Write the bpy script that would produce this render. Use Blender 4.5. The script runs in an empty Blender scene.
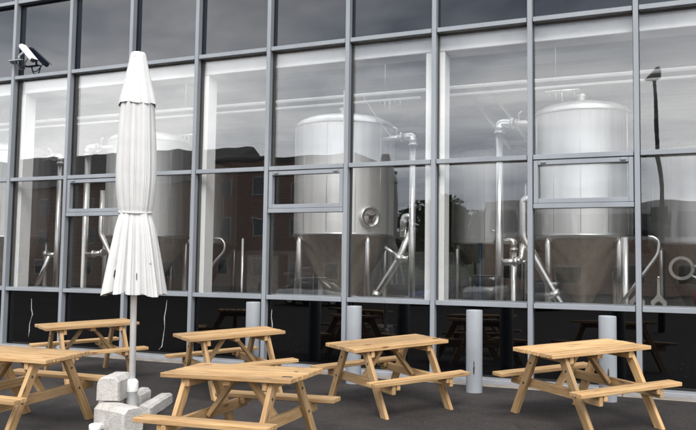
import bpy, bmesh, math, random
from mathutils import Vector, Matrix, noise
random.seed(7)
sc = bpy.context.scene
COL = sc.collection
PI = math.pi

# ------------------------------------------------------------------ helpers
def link(o, parent=None):
    COL.objects.link(o)
    if parent is not None:
        o.parent = parent
    return o

def obj(name, bm, mats, parent=None, loc=None, mat4=None, smooth=False):
    me = bpy.data.meshes.new(name)
    if smooth:
        for f in bm.faces:
            f.smooth = True
    bm.to_mesh(me); bm.free()
    for m in (mats if isinstance(mats, (list, tuple)) else [mats]):
        me.materials.append(m)
    o = bpy.data.objects.new(name, me)
    link(o, parent)
    if mat4 is not None:
        o.matrix_local = mat4
    elif loc is not None:
        o.location = loc
    return o

def tag(o, label=None, cat=None, group=None, kind=None):
    if label: o['label'] = label
    if cat: o['category'] = cat
    if group: o['group'] = group
    if kind: o['kind'] = kind
    return o

def thing(name, label, cat, loc=(0, 0, 0), rotz=0.0, group=None):
    o = bpy.data.objects.new(name, None)
    o.empty_display_size = .1
    link(o); o.location = loc; o.rotation_euler = (0, 0, rotz)
    return tag(o, label, cat, group)

def copy_tree(o, parent=None):
    c = o.copy(); COL.objects.link(c)
    if parent is not None:
        c.parent = parent
        c.matrix_parent_inverse = o.matrix_parent_inverse.copy()
    for ch in [x for x in bpy.data.objects if x.parent is o]:
        copy_tree(ch, c)
    return c

def add_box(bm, x0, x1, y0, y1, z0, z1, bev=0.0, seg=1, mi=0):
    r = bmesh.ops.create_cube(bm, size=1.0)
    vs = r['verts']
    for v in vs:
        v.co = Vector(((x0 + x1) / 2 + v.co.x * (x1 - x0), (y0 + y1) / 2 + v.co.y * (y1 - y0), (z0 + z1) / 2 + v.co.z * (z1 - z0)))
    fs = set(f for v in vs for f in v.link_faces)
    if bev > 0:
        es = list(set(e for v in vs for e in v.link_edges))
        rr = bmesh.ops.bevel(bm, geom=es, offset=bev, segments=seg, profile=.5, affect='EDGES')
        fs = set(rr['faces']) | set(f for f in fs if f.is_valid)
    for f in fs:
        if f.is_valid: f.material_index = mi
    return [f for f in fs if f.is_valid]

def BM(): return bmesh.new()

def box(x0, x1, y0, y1, z0, z1, bev=0.0, seg=1):
    bm = BM(); add_box(bm, x0, x1, y0, y1, z0, z1, bev, seg); return bm

def add_lathe(bm, prof, n=32, cx=0, cy=0, cap=True, mi=0):
    rings = []
    for r, z in prof:
        rings.append([bm.verts.new((cx + r * math.cos(2 * PI * k / n), cy + r * math.sin(2 * PI * k / n), z)) for k in range(n)])
    for a, b in zip(rings, rings[1:]):
        for k in range(n):
            f = bm.faces.new((a[k], a[(k + 1) % n], b[(k + 1) % n], b[k])); f.smooth = True; f.material_index = mi
    if cap:
        f = bm.faces.new(list(reversed(rings[0]))); f.material_index = mi
        f = bm.faces.new(rings[-1]); f.material_index = mi

def add_tube(bm, pts, r, n=14, cap=True, mi=0):
    pts = [Vector(p) for p in pts]
    rings = []
    ref = None
    for i, p in enumerate(pts):
        if i == 0: d = pts[1] - p
        elif i == len(pts) - 1: d = p - pts[i - 1]
        else: d = (pts[i + 1] - p).normalized() + (p - pts[i - 1]).normalized()
        d.normalize()
        if ref is None:
            ref = Vector((0, 0, 1)) if abs(d.z) < .9 else Vector((1, 0, 0))
        u = d.cross(ref).normalized(); w = u.cross(d).normalized(); ref = w
        rr = r[i] if isinstance(r, (list, tuple)) else r
        rings.append([bm.verts.new(p + u * math.cos(2 * PI * k / n) * rr + w * math.sin(2 * PI * k / n) * rr) for k in range(n)])
    for a, b in zip(rings, rings[1:]):
        for k in range(n):
            f = bm.faces.new((a[k], b[k], b[(k + 1) % n], a[(k + 1) % n])); f.smooth = True; f.material_index = mi
    if cap:
        f = bm.faces.new(rings[0]); f.material_index = mi
        f = bm.faces.new(list(reversed(rings[-1]))); f.material_index = mi
    bmesh.ops.recalc_face_normals(bm, faces=bm.faces[:])

def bend(pts, rad=.08, n=5):
    """round the corners of a polyline"""
    pts = [Vector(p) for p in pts]; out = [pts[0]]
    for a, b, c in zip(pts, pts[1:], pts[2:]):
        d0 = (a - b); d1 = (c - b)
        t = min(rad, d0.length * .45, d1.length * .45)
        p0 = b + d0.normalized() * t; p1 = b + d1.normalized() * t
        for k in range(n + 1):
            s = k / n
            out.append(p0 * (1 - s) ** 2 + b * 2 * s * (1 - s) + p1 * s * s)
    out.append(pts[-1]); return out

# ------------------------------------------------------------------ materials
def new_mat(name):
    m = bpy.data.materials.new(name); m.use_nodes = True
    nt = m.node_tree; nt.nodes.clear()
    out = nt.nodes.new('ShaderNodeOutputMaterial')
    return m, nt, out

def N(nt, t, **kw):
    n = nt.nodes.new(t)
    for k, v in kw.items():
        if k in n.inputs.keys():
            n.inputs[k].default_value = v
        else:
            setattr(n, k, v)
    return n

def ramp(nt, stops, interp='LINEAR'):
    r = nt.nodes.new('ShaderNodeValToRGB'); r.color_ramp.interpolation = interp
    el = r.color_ramp.elements
    while len(el) > 1: el.remove(el[-1])
    el[0].position = stops[0][0]; el[0].color = (*stops[0][1], 1)
    for p, c in stops[1:]:
        e = el.new(p); e.color = (*c, 1)
    return r

def g3(v): return (v, v, v)

def mat_simple(name, col, rough=.5, metal=0.0, var=.12, nscale=4.0, bump=0.0, bscale=60.0, spec=.5, ior=1.5, stretch=(1, 1, 1), dirt=0.0, dirtcol=(.1, .09, .07)):
    m, nt, out = new_mat(name); L = nt.links.new
    p = N(nt, 'ShaderNodeBsdfPrincipled', Roughness=rough, Metallic=metal, IOR=ior)
    p.inputs['Specular IOR Level'].default_value = spec
    tc = N(nt, 'ShaderNodeTexCoord'); mp = N(nt, 'ShaderNodeMapping'); mp.inputs['Scale'].default_value = stretch
    L(tc.outputs['Object'], mp.inputs['Vector'])
    nz = N(nt, 'ShaderNodeTexNoise', Scale=nscale, Detail=6.0); L(mp.outputs['Vector'], nz.inputs['Vector'])
    lo = tuple(max(0, c * (1 - var)) for c in col); hi = tuple(min(1, c * (1 + var)) for c in col)
    r = ramp(nt, [(.3, lo), (.7, hi)]); L(nz.outputs['Fac'], r.inputs['Fac'])
    colout = r.outputs['Color']
    if dirt > 0:
        nd = N(nt, 'ShaderNodeTexNoise', Scale=nscale * 2.3, Detail=9.0, Roughness=.7); L(mp.outputs['Vector'], nd.inputs['Vector'])
        rd = ramp(nt, [(.52, g3(0)), (.72, g3(dirt))]); L(nd.outputs['Fac'], rd.inputs['Fac'])
        mx = N(nt, 'ShaderNodeMix', data_type='RGBA'); L(rd.outputs['Color'], mx.inputs['Factor']); L(colout, mx.inputs['A']); mx.inputs['B'].default_value = (*dirtcol, 1)
        colout = mx.outputs['Result']
    L(colout, p.inputs['Base Color'])
    if bump > 0:
        nb = N(nt, 'ShaderNodeTexNoise', Scale=bscale, Detail=6.0); L(mp.outputs['Vector'], nb.inputs['Vector'])
        b = N(nt, 'ShaderNodeBump', Strength=bump, Distance=.01); L(nb.outputs['Fac'], b.inputs['Height']); L(b.outputs['Normal'], p.inputs['Normal'])
    L(p.outputs['BSDF'], out.inputs['Surface'])
    return m

def mat_wood(name='pine'):
    m, nt, out = new_mat(name); L = nt.links.new
    p = N(nt, 'ShaderNodeBsdfPrincipled', Roughness=.62); p.inputs['Specular IOR Level'].default_value = .35
    tc = N(nt, 'ShaderNodeTexCoord'); oi = N(nt, 'ShaderNodeObjectInfo')
    at = N(nt, 'ShaderNodeAttribute', attribute_name='tone')
    # per board / per object offset
    ad = N(nt, 'ShaderNodeMath', operation='MULTIPLY_ADD'); L(at.outputs['Fac'], ad.inputs[0]); ad.inputs[1].default_value = 37.0
    m2 = N(nt, 'ShaderNodeMath', operation='MULTIPLY'); L(oi.outputs['Random'], m2.inputs[0]); m2.inputs[1].default_value = 91.0
    L(m2.outputs[0], ad.inputs[2])
    cx = N(nt, 'ShaderNodeCombineXYZ'); L(ad.outputs[0], cx.inputs['X']); L(ad.outputs[0], cx.inputs['Y'])
    va = N(nt, 'ShaderNodeVectorMath', operation='ADD'); L(tc.outputs['Object'], va.inputs[0]); L(cx.outputs[0], va.inputs[1])
    mp = N(nt, 'ShaderNodeMapping'); mp.inputs['Scale'].default_value = (1.2, 16, 16); L(va.outputs[0], mp.inputs['Vector'])
    n1 = N(nt, 'ShaderNodeTexNoise', Scale=2.2, Detail=7.0, Roughness=.6, Distortion=.6); L(mp.outputs[0], n1.inputs['Vector'])
    r1 = ramp(nt, [(.25, (.32, .165, .060)), (.45, (.46, .27, .112)), (.60, (.55, .35, .157)), (.8, (.63, .43, .215))])
    L(n1.outputs['Fac'], r1.inputs['Fac'])
    # fine grain lines
    mp2 = N(nt, 'ShaderNodeMapping'); mp2.inputs['Scale'].default_value = (2.5, 95, 95); L(va.outputs[0], mp2.inputs['Vector'])
    n2 = N(nt, 'ShaderNodeTexNoise', Scale=1.0, Detail=4.0); L(mp2.outputs[0], n2.inputs['Vector'])
    r2 = ramp(nt, [(.35, g3(.74)), (.6, g3(1.05))]); L(n2.outputs['Fac'], r2.inputs['Fac'])
    mu = N(nt, 'ShaderNodeMix', data_type='RGBA', blend_type='MULTIPLY'); mu.inputs['Factor'].default_value = 1.0
    L(r1.outputs[0], mu.inputs['A']); L(r2.outputs[0], mu.inputs['B'])
    # knots
    mp3 = N(nt, 'ShaderNodeMapping'); mp3.inputs['Scale'].default_value = (2.4, 9, 9); L(va.outputs[0], mp3.inputs['Vector'])
    vo = N(nt, 'ShaderNodeTexVoronoi', Scale=1.0); L(mp3.outputs[0], vo.inputs['Vector'])
    rk = ramp(nt, [(.05, g3(1)), (.17, g3(0))]); L(vo.outputs['Distance'], rk.inputs['Fac'])
    mk = N(nt, 'ShaderNodeMix', data_type='RGBA'); L(rk.outputs[0], mk.inputs['Factor']); L(mu.outputs['Result'], mk.inputs['A']); mk.inputs['B'].default_value = (.17, .075, .028, 1)
    # weathering, large greyer patches
    n4 = N(nt, 'ShaderNodeTexNoise', Scale=3.1, Detail=5.0); L(va.outputs[0], n4.inputs['Vector'])
    r4 = ramp(nt, [(.45, g3(0)), (.75, g3(.35))]); L(n4.outputs['Fac'], r4.inputs['Fac'])
    mw = N(nt, 'ShaderNodeMix', data_type='RGBA'); L(r4.outputs[0], mw.inputs['Factor']); L(mk.outputs['Result'], mw.inputs['A']); mw.inputs['B'].default_value = (.36, .265, .16, 1)
    # per board brightness
    mr = N(nt, 'ShaderNodeMapRange'); L(at.outputs['Fac'], mr.inputs['Value']); mr.inputs['To Min'].default_value = .78; mr.inputs['To Max'].default_value = 1.14
    hs = N(nt, 'ShaderNodeHueSaturation'); L(mr.outputs[0], hs.inputs['Value']); L(mw.outputs['Result'], hs.inputs['Color'])
    L(hs.outputs['Color'], p.inputs['Base Color'])
    mo = N(nt, 'ShaderNodeMapRange'); L(oi.outputs['Random'], mo.inputs['Value']); mo.inputs['To Min'].default_value = .80; mo.inputs['To Max'].default_value = 1.10
    h2 = N(nt, 'ShaderNodeHueSaturation'); L(mo.outputs[0], h2.inputs['Value']); L(hs.outputs['Color'], h2.inputs['Color']); h2.inputs['Saturation'].default_value = .96
    L(h2.outputs['Color'], p.inputs['Base Color'])
    b = N(nt, 'ShaderNodeBump', Strength=.25, Distance=.003); L(n2.outputs['Fac'], b.inputs['Height']); L(b.outputs[0], p.inputs['Normal'])
    L(p.outputs[0], out.inputs['Surface'])
    return m

def mat_glass(name, trans=(.98, .985, .985), wav=.045, ior=1.5):
    m, nt, out = new_mat(name); L = nt.links.new
    tc = N(nt, 'ShaderNodeTexCoord')
    nz = N(nt, 'ShaderNodeTexNoise', Scale=1.3, Detail=1.0); L(tc.outputs['Object'], nz.inputs['Vector'])
    b = N(nt, 'ShaderNodeBump', Strength=wav, Distance=.05); L(nz.outputs['Fac'], b.inputs['Height'])
    fr = N(nt, 'ShaderNodeFresnel'); L(b.outputs[0], fr.inputs['Normal'])
    # the sheet does not bend light, so both of its faces reflect like the air side of glass
    ge = N(nt, 'ShaderNodeNewGeometry'); mi = N(nt, 'ShaderNodeMapRange'); L(ge.outputs['Backfacing'], mi.inputs['Value']); mi.inputs['To Min'].default_value = ior; mi.inputs['To Max'].default_value = 1 / ior
    L(mi.outputs[0], fr.inputs['IOR'])
    tr = N(nt, 'ShaderNodeBsdfTransparent', Color=(*trans, 1))
    gl = N(nt, 'ShaderNodeBsdfGlossy', Roughness=0.0); L(b.outputs[0], gl.inputs['Normal'])
    mx = N(nt, 'ShaderNodeMixShader'); # sealed double unit: two coated sheets seen as one pane, so about twice the bare reflectance
    dm = N(nt, 'ShaderNodeMath', operation='MULTIPLY', use_clamp=True); L(fr.outputs[0], dm.inputs[0]); dm.inputs[1].default_value = 2.25
    L(dm.outputs[0], mx.inputs[0]); L(tr.outputs[0], mx.inputs[1]); L(gl.outputs[0], mx.inputs[2])
    L(mx.outputs[0], out.inputs['Surface'])
    return m

def mat_darkglass(name, col, ior, wav=.03, dust=0.0, specks=False):
    m, nt, out = new_mat(name); L = nt.links.new
    tc = N(nt, 'ShaderNodeTexCoord')
    nz = N(nt, 'ShaderNodeTexNoise', Scale=1.1, Detail=1.0); L(tc.outputs['Object'], nz.inputs['Vector'])
    b = N(nt, 'ShaderNodeBump', Strength=wav, Distance=.05); L(nz.outputs['Fac'], b.inputs['Height'])
    p = N(nt, 'ShaderNodeBsdfPrincipled', Roughness=.015, IOR=ior); L(b.outputs[0], p.inputs['Normal'])
    p.inputs['Base Color'].default_value = (*col, 1)
    if dust > 0:
        n2 = N(nt, 'ShaderNodeTexNoise', Scale=38.0, Detail=5.0, Roughness=.75); L(tc.outputs['Object'], n2.inputs['Vector'])
        n3 = N(nt, 'ShaderNodeTexNoise', Scale=1.6, Detail=3.0); L(tc.outputs['Object'], n3.inputs['Vector'])
        mu = N(nt, 'ShaderNodeMath', operation='MULTIPLY'); L(n2.outputs['Fac'], mu.inputs[0]); L(n3.outputs['Fac'], mu.inputs[1])
        r = ramp(nt, [(.29, col), (.47, g3(dust))]); L(mu.outputs[0], r.inputs['Fac']); L(r.outputs[0], p.inputs['Base Color'])
        if specks:   # dried splashes, thicker towards some spots
            v = N(nt, 'ShaderNodeTexVoronoi', Scale=34.0); L(tc.outputs['Object'], v.inputs['Vector'])
            rv = ramp(nt, [(.07, g3(1)), (.12, g3(0))]); L(v.outputs['Distance'], rv.inputs['Fac'])
            n4 = N(nt, 'ShaderNodeTexNoise', Scale=2.2, Detail=4.0); L(tc.outputs['Object'], n4.inputs['Vector'])
            r4 = ramp(nt, [(.50, g3(0)), (.62, g3(1))]); L(n4.outputs['Fac'], r4.inputs['Fac'])
            mm = N(nt, 'ShaderNodeMath', operation='MULTIPLY'); L(rv.outputs[0], mm.inputs[0]); L(r4.outputs[0], mm.inputs[1])
            mz = N(nt, 'ShaderNodeMix', data_type='RGBA'); L(mm.outputs[0], mz.inputs['Factor']); L(r.outputs[0], mz.inputs['A']); mz.inputs['B'].default_value = (.07, .07, .07, 1)
            L(mz.outputs['Result'], p.inputs['Base Color'])
    L(p.outputs[0], out.inputs['Surface'])
    return m

def mat_steel(name, col=(.62, .60, .57), rough=.28, vertical=True, dark=.75):
    m, nt, out = new_mat(name); L = nt.links.new
    p = N(nt, 'ShaderNodeBsdfPrincipled', Metallic=1.0)
    tc = N(nt, 'ShaderNodeTexCoord'); mp = N(nt, 'ShaderNodeMapping')
    mp.inputs['Scale'].default_value = (9, 9, .25) if vertical else (3, 3, 3)
    L(tc.outputs['Object'], mp.inputs['Vector'])
    n1 = N(nt, 'ShaderNodeTexNoise', Scale=1.0, Detail=5.0); L(mp.outputs[0], n1.inputs['Vector'])
    r1 = ramp(nt, [(.3, tuple(c * dark for c in col)), (.7, col)]); L(n1.outputs['Fac'], r1.inputs['Fac']); L(r1.outputs[0], p.inputs['Base Color'])
    mr = N(nt, 'ShaderNodeMapRange'); L(n1.outputs['Fac'], mr.inputs['Value']); mr.inputs['To Min'].default_value = rough * .75; mr.inputs['To Max'].default_value = rough * 1.35
    L(mr.outputs[0], p.inputs['Roughness'])
    mp2 = N(nt, 'ShaderNodeMapping'); mp2.inputs['Scale'].default_value = (2.5, 2.5, .3); L(tc.outputs['Object'], mp2.inputs['Vector'])
    n2 = N(nt, 'ShaderNodeTexNoise', Scale=1.5, Detail=2.0); L(mp2.outputs[0], n2.inputs['Vector'])
    b = N(nt, 'ShaderNodeBump', Strength=.18, Distance=.02); L(n2.outputs['Fac'], b.inputs['Height']); L(b.outputs[0], p.inputs['Normal'])
    L(p.outputs[0], out.inputs['Surface'])
    return m

def mat_brick(name, c1, c2, mortar, scale=1.0):
    m, nt, out = new_mat(name); L = nt.links.new
    p = N(nt, 'ShaderNodeBsdfPrincipled', Roughness=.85)
    tc = N(nt, 'ShaderNodeTexCoord'); sx = N(nt, 'ShaderNodeSeparateXYZ'); L(tc.outputs['Object'], sx.inputs[0])
    sm = N(nt, 'ShaderNodeMath', operation='ADD'); L(sx.outputs[0], sm.inputs[0]); L(sx.outputs[1], sm.inputs[1])
    mp = N(nt, 'ShaderNodeCombineXYZ'); L(sm.outputs[0], mp.inputs[0]); L(sx.outputs[2], mp.inputs[1])
    b = N(nt, 'ShaderNodeTexBrick', Scale=4.4 * scale); b.inputs['Color1'].default_value = (*c1, 1); b.inputs['Color2'].default_value = (*c2, 1); b.inputs['Mortar'].default_value = (*mortar, 1)
    b.inputs['Mortar Size'].default_value = .012
    L(mp.outputs[0], b.inputs['Vector']); L(b.outputs['Color'], p.inputs['Base Color'])
    L(p.outputs[0], out.inputs['Surface'])
    return m

def mat_asphalt():
    m, nt, out = new_mat('asphalt'); L = nt.links.new
    p = N(nt, 'ShaderNodeBsdfPrincipled', Roughness=.88); p.inputs['Specular IOR Level'].default_value = .35
    tc = N(nt, 'ShaderNodeTexCoord')
    n1 = N(nt, 'ShaderNodeTexNoise', Scale=.7, Detail=8.0, Roughness=.65); L(tc.outputs['Object'], n1.inputs['Vector'])
    r1 = ramp(nt, [(.3, (.019, .016, .0152)), (.5, (.028, .0238, .0225)), (.72, (.042, .035, .0325))]); L(n1.outputs['Fac'], r1.inputs['Fac'])
    v = N(nt, 'ShaderNodeTexVoronoi', Scale=95.0); L(tc.outputs['Object'], v.inputs['Vector'])
    sx = N(nt, 'ShaderNodeSeparateColor'); L(v.outputs['Color'], sx.inputs[0])
    r2 = ramp(nt, [(0, g3(.62)), (.8, g3(1.1)), (1, g3(2.1))]); L(sx.outputs[0], r2.inputs['Fac'])
    mu = N(nt, 'ShaderNodeMix', data_type='RGBA', blend_type='MULTIPLY'); mu.inputs['Factor'].default_value = .85; L(r1.outputs[0], mu.inputs['A']); L(r2.outputs[0], mu.inputs['B'])
    # sparse pale litter specks
    v2 = N(nt, 'ShaderNodeTexVoronoi', Scale=5.0); L(tc.outputs['Object'], v2.inputs['Vector'])
    r3 = ramp(nt, [(.035, g3(.55)), (.055, g3(0))]); L(v2.outputs['Distance'], r3.inputs['Fac'])
    mx = N(nt, 'ShaderNodeMix', data_type='RGBA'); L(r3.outputs[0], mx.inputs['Factor']); L(mu.outputs['Result'], mx.inputs['A']); mx.inputs['B'].default_value = (.16, .13, .11, 1)
    # scuffed streaks
    mp = N(nt, 'ShaderNodeMapping'); mp.inputs['Scale'].default_value = (.35, 2.0, 1); mp.inputs['Rotation'].default_value = (0, 0, .5); L(tc.outputs['Object'], mp.inputs['Vector'])
    n5 = N(nt, 'ShaderNodeTexNoise', Scale=1.6, Detail=6.0); L(mp.outputs[0], n5.inputs['Vector'])
    r5 = ramp(nt, [(.55, g3(0)), (.75, g3(.35))]); L(n5.outputs['Fac'], r5.inputs['Fac'])
    m5 = N(nt, 'ShaderNodeMix', data_type='RGBA'); L(r5.outputs[0], m5.inputs['Factor']); L(mx.outputs['Result'], m5.inputs['A']); m5.inputs['B'].default_value = (.062, .053, .049, 1)
    n6 = N(nt, 'ShaderNodeTexNoise', Scale=1.15, Detail=4.0, Roughness=.55, Distortion=.8); L(tc.outputs['Object'], n6.inputs['Vector'])
    r6 = ramp(nt, [(.56, g3(1)), (.66, g3(.62)), (.8, g3(.55))]); L(n6.outputs['Fac'], r6.inputs['Fac'])
    m6 = N(nt, 'ShaderNodeMix', data_type='RGBA', blend_type='MULTIPLY'); m6.inputs['Factor'].default_value = 1.0; L(m5.outputs['Result'], m6.inputs['A']); L(r6.outputs[0], m6.inputs['B'])
    L(m6.outputs['Result'], p.inputs['Base Color'])
    rr = N(nt, 'ShaderNodeMapRange'); L(n6.outputs['Fac'], rr.inputs['Value']); rr.inputs['To Min'].default_value = .95; rr.inputs['To Max'].default_value = .7; L(rr.outputs[0], p.inputs['Roughness'])
    b = N(nt, 'ShaderNodeBump', Strength=.6, Distance=.006); L(v.outputs['Distance'], b.inputs['Height']); L(b.outputs[0], p.inputs['Normal'])
    L(p.outputs[0], out.inputs['Surface'])
    return m

def mat_concrete_block():
    m, nt, out = new_mat('cast_concrete'); L = nt.links.new
    p = N(nt, 'ShaderNodeBsdfPrincipled', Roughness=.9)
    tc = N(nt, 'ShaderNodeTexCoord'); oi = N(nt, 'ShaderNodeObjectInfo')
    va = N(nt, 'ShaderNodeVectorMath', operation='ADD'); L(tc.outputs['Object'], va.inputs[0])
    m2 = N(nt, 'ShaderNodeMath', operation='MULTIPLY'); L(oi.outputs['Random'], m2.inputs[0]); m2.inputs[1].default_value = 50.0; L(m2.outputs[0], va.inputs[1])
    n1 = N(nt, 'ShaderNodeTexNoise', Scale=6.0, Detail=8.0, Roughness=.65); L(va.outputs[0], n1.inputs['Vector'])
    r1 = ramp(nt, [(.3, (.42, .395, .37)), (.55, (.52, .50, .475)), (.75, (.60, .58, .555))]); L(n1.outputs['Fac'], r1.inputs['Fac'])
    v = N(nt, 'ShaderNodeTexVoronoi', Scale=70.0); L(va.outputs[0], v.inputs['Vector'])
    sx = N(nt, 'ShaderNodeSeparateColor'); L(v.outputs['Color'], sx.inputs[0])
    r2 = ramp(nt, [(0, g3(.86)), (.4, g3(1.0)), (1, g3(1.04))]); L(sx.outputs[0], r2.inputs['Fac'])
    mu = N(nt, 'ShaderNodeMix', data_type='RGBA', blend_type='MULTIPLY'); mu.inputs['Factor'].default_value = .9; L(r1.outputs[0], mu.inputs['A']); L(r2.outputs[0], mu.inputs['B'])
    n3 = N(nt, 'ShaderNodeTexNoise', Scale=5.0, Detail=9.0, Roughness=.75); L(va.outputs[0], n3.inputs['Vector'])
    r3 = ramp(nt, [(.58, g3(0)), (.7, g3(.8))]); L(n3.outputs['Fac'], r3.inputs['Fac'])
    mx = N(nt, 'ShaderNodeMix', data_type='RGBA'); L(r3.outputs[0], mx.inputs['Factor']); L(mu.outputs['Result'], mx.inputs['A']); mx.inputs['B'].default_value = (.20, .18, .155, 1)
    L(mx.outputs['Result'], p.inputs['Base Color'])
    b = N(nt, 'ShaderNodeBump', Strength=.5, Distance=.006); L(v.outputs['Distance'], b.inputs['Height'])
    b2 = N(nt, 'ShaderNodeBump', Strength=.5, Distance=.02); L(n3.outputs['Fac'], b2.inputs['Height']); L(b.outputs[0], b2.inputs['Normal']); L(b2.outputs[0], p.inputs['Normal'])
    L(p.outputs[0], out.inputs['Surface'])
    return m

M = {}
M['frame'] = mat_simple('blue_grey_powder_coat', (.245, .264, .29), .42, var=.10, nscale=1.5, stretch=(1, 1, .4), dirt=.35, dirtcol=(.17, .17, .17))
M['frame_in'] = mat_simple('dark_inner_profile', (.11, .105, .10), .5)
M['glass'] = mat_glass('window_glass')
M['spandrel'] = mat_darkglass('dark_mirror_glass', (.008, .011, .018), 1.72, wav=.03)
M['black_glass'] = mat_darkglass('black_glass', (.0008, .0009, .0013), 1.6, wav=.035, dust=.0022, specks=True)
M['white_conc'] = mat_simple('white_painted_concrete', (.93, .925, .91), .7, var=.03, nscale=2.5, bump=.2, bscale=25, dirt=.18, dirtcol=(.5, .49, .46))
M['ceiling'] = mat_simple('pale_ceiling_sheet', (.82, .82, .81), .7, var=.1, nscale=1.0, stretch=(.3, 2.5, 1))
M['rafter'] = mat_simple('pale_grey_rafter', (.55, .55, .54), .6)
M['inwall'] = mat_brick('grey_blockwork', (.30, .29, .27), (.26, .25, .235), (.36, .35, .33), .5)
M['infloor'] = mat_simple('pale_floor_coating', (.40, .39, .37), .4, var=.1, nscale=1.2)
M['pane_reflection'] = mat_simple('dull_pane_reflection', (.42, .42, .41), .5, var=.4, nscale=25)  # pale colour for the modelled reflections in the black panes
M['tile'] = mat_brick('pale_wall_tiles', (.50, .50, .49), (.47, .47, .46), (.36, .36, .35), .45)
M['grey_steel'] = mat_simple('dull_grey_steel', (.24, .23, .21), .5, metal=.3, var=.2, nscale=20)
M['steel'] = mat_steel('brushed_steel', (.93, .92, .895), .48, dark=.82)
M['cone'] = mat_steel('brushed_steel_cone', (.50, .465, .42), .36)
M['pipe'] = mat_steel('polished_pipe', (.74, .73, .71), .3, vertical=False, dark=.85)
M['white_pipe'] = mat_simple('off_white_pipe', (.90, .885, .85), .4, var=.04)
M['wood'] = mat_wood()
M['bollard'] = mat_simple('pale_grey_bollard_paint', (.265, .285, .31), .5, var=.10, nscale=3, dirt=.4, dirtcol=(.25, .25, .25))
M['scrape'] = mat_simple('bare_scrape', (.05, .042, .03), .8)
M['cloth'] = mat_simple('white_canvas', (.555, .555, .55), .85, var=.05, nscale=5, bump=.12, bscale=220, dirt=.08, dirtcol=(.6, .59, .56))
M['black'] = mat_simple('black_plastic', (.012, .012, .013), .45)
M['white_paint'] = mat_simple('white_paint', (.78, .78, .77), .4, var=.04, dirt=.12, dirtcol=(.5, .48, .45))
M['pole'] = mat_simple('off_white_pole', (.84, .83, .81), .4, var=.05, nscale=6, dirt=.2, dirtcol=(.45, .43, .4))
M['block'] = mat_concrete_block()
M['asphalt'] = mat_asphalt()
M['sill'] = mat_simple('pale_aluminium_sill', (.27, .28, .30), .4, var=.15, nscale=3, dirt=.4, dirtcol=(.12, .11, .1))
M['kerb'] = mat_simple('brownish_concrete_edge', (.22, .195, .17), .9, var=.25, nscale=6, bump=.3)
M['cctv'] = mat_simple('white_casing', (.74, .75, .77), .35, var=.03)
M['lens'] = mat_darkglass('lens_glass', (.01, .01, .012), 1.6)
M['blue'] = mat_simple('blue_paint', (.01, .035, .075), .45)
M['brick'] = mat_brick('red_brown_brick', (.20, .125, .098), (.16, .10, .08), (.24, .22, .20), 1.0)
M['brick2'] = mat_brick('orange_brick', (.30, .20, .15), (.26, .165, .12), (.30, .27, .24), 1.0)
M['slate'] = mat_simple('slate_roof', (.05, .048, .05), .7)
M['clad'] = mat_simple('pale_cladding', (.50, .50, .49), .5)
M['win'] = mat_darkglass('house_glass', (.02, .023, .028), 1.5)
M['winframe'] = mat_simple('dull_window_frame', (.42, .41, .40), .5)
M['bark'] = mat_simple('bark', (.09, .065, .045), .9, var=.3, nscale=8)
M['leaf'] = mat_simple('leaf', (.055, .085, .03), .6, var=.45, nscale=1.3)
M['hill'] = mat_simple('dark_hill_scrub', (.05, .06, .035), .95, var=.5, nscale=.06)
M['lamp_metal'] = mat_simple('dark_lamp_metal', (.035, .035, .037), .5)
M['rubber'] = mat_simple('tyre_rubber', (.02, .02, .02), .8)
M['tail'] = mat_simple('red_lens', (.4, .02, .015), .25)
M['headlight'] = mat_simple('clear_lens', (.6, .6, .58), .15)
M['carglass'] = mat_darkglass('car_glass', (.012, .014, .016), 1.5)
for k, c in (('car_silver', (.45, .46, .47)), ('car_blue', (.03, .06, .16)), ('car_red', (.3, .02, .02)), ('car_grey', (.12, .125, .13))):
    M[k] = mat_simple(k + '_paint', c, .25, metal=.3, var=.03)

# ------------------------------------------------------------------ camera (fitted to the photograph)
F_PX = 757.44; yaw, pitch, roll = -.4043, .0680, .0143
CAM = Vector((11.339, -10.3662, 1.5469))
cy_, sy_, cp_, sp_ = math.cos(yaw), math.sin(yaw), math.cos(pitch), math.sin(pitch)
fw = Vector((sy_ * cp_, cy_ * cp_, sp_)); rt = Vector((cy_, -sy_, 0)); up = rt.cross(fw)
r2 = rt * math.cos(roll) + up * math.sin(roll); u2 = -rt * math.sin(roll) + up * math.cos(roll)
cam = bpy.data.cameras.new('camera'); cam.sensor_width = 36; cam.lens = F_PX / 696 * 36; cam.clip_end = 2000; cam.clip_start = .05
co = bpy.data.objects.new('camera', cam); COL.objects.link(co)
co.matrix_world = Matrix(((r2.x, u2.x, -fw.x, CAM.x), (r2.y, u2.y, -fw.y, CAM.y), (r2.z, u2.z, -fw.z, CAM.z), (0, 0, 0, 1)))
sc.camera = co

# ------------------------------------------------------------------ ground
GX, GY = .0072, .0394
def gz(x, y):
    w = min(1, max(0, (-y - .15) / 1.2))
    xx = min(25, max(-10, x)); yy = min(0, max(-12, y))
    return GX * xx * w + GY * yy - .004
xs = [-500, -250, -120, -60, -30] + [-20 + i * .8 for i in range(70)] + [45, 60, 120, 250, 500]
ys = [-500, -250, -120, -60, -30, -20] + [-14 + i * .35 for i in range(42)] + [3, 20, 60, 200, 400]
bm = BM()
grid = [[bm.verts.new((x, y, gz(x, y) - (.02 if y > .8 else 0))) for x in xs] for y in ys]
for j in range(len(ys) - 1):
    for i in range(len(xs) - 1):
        f = bm.faces.new((grid[j][i], grid[j][i + 1], grid[j + 1][i + 1], grid[j + 1][i])); f.smooth = True
tag(obj('ground', bm, M['asphalt']), kind='structure')

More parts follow.
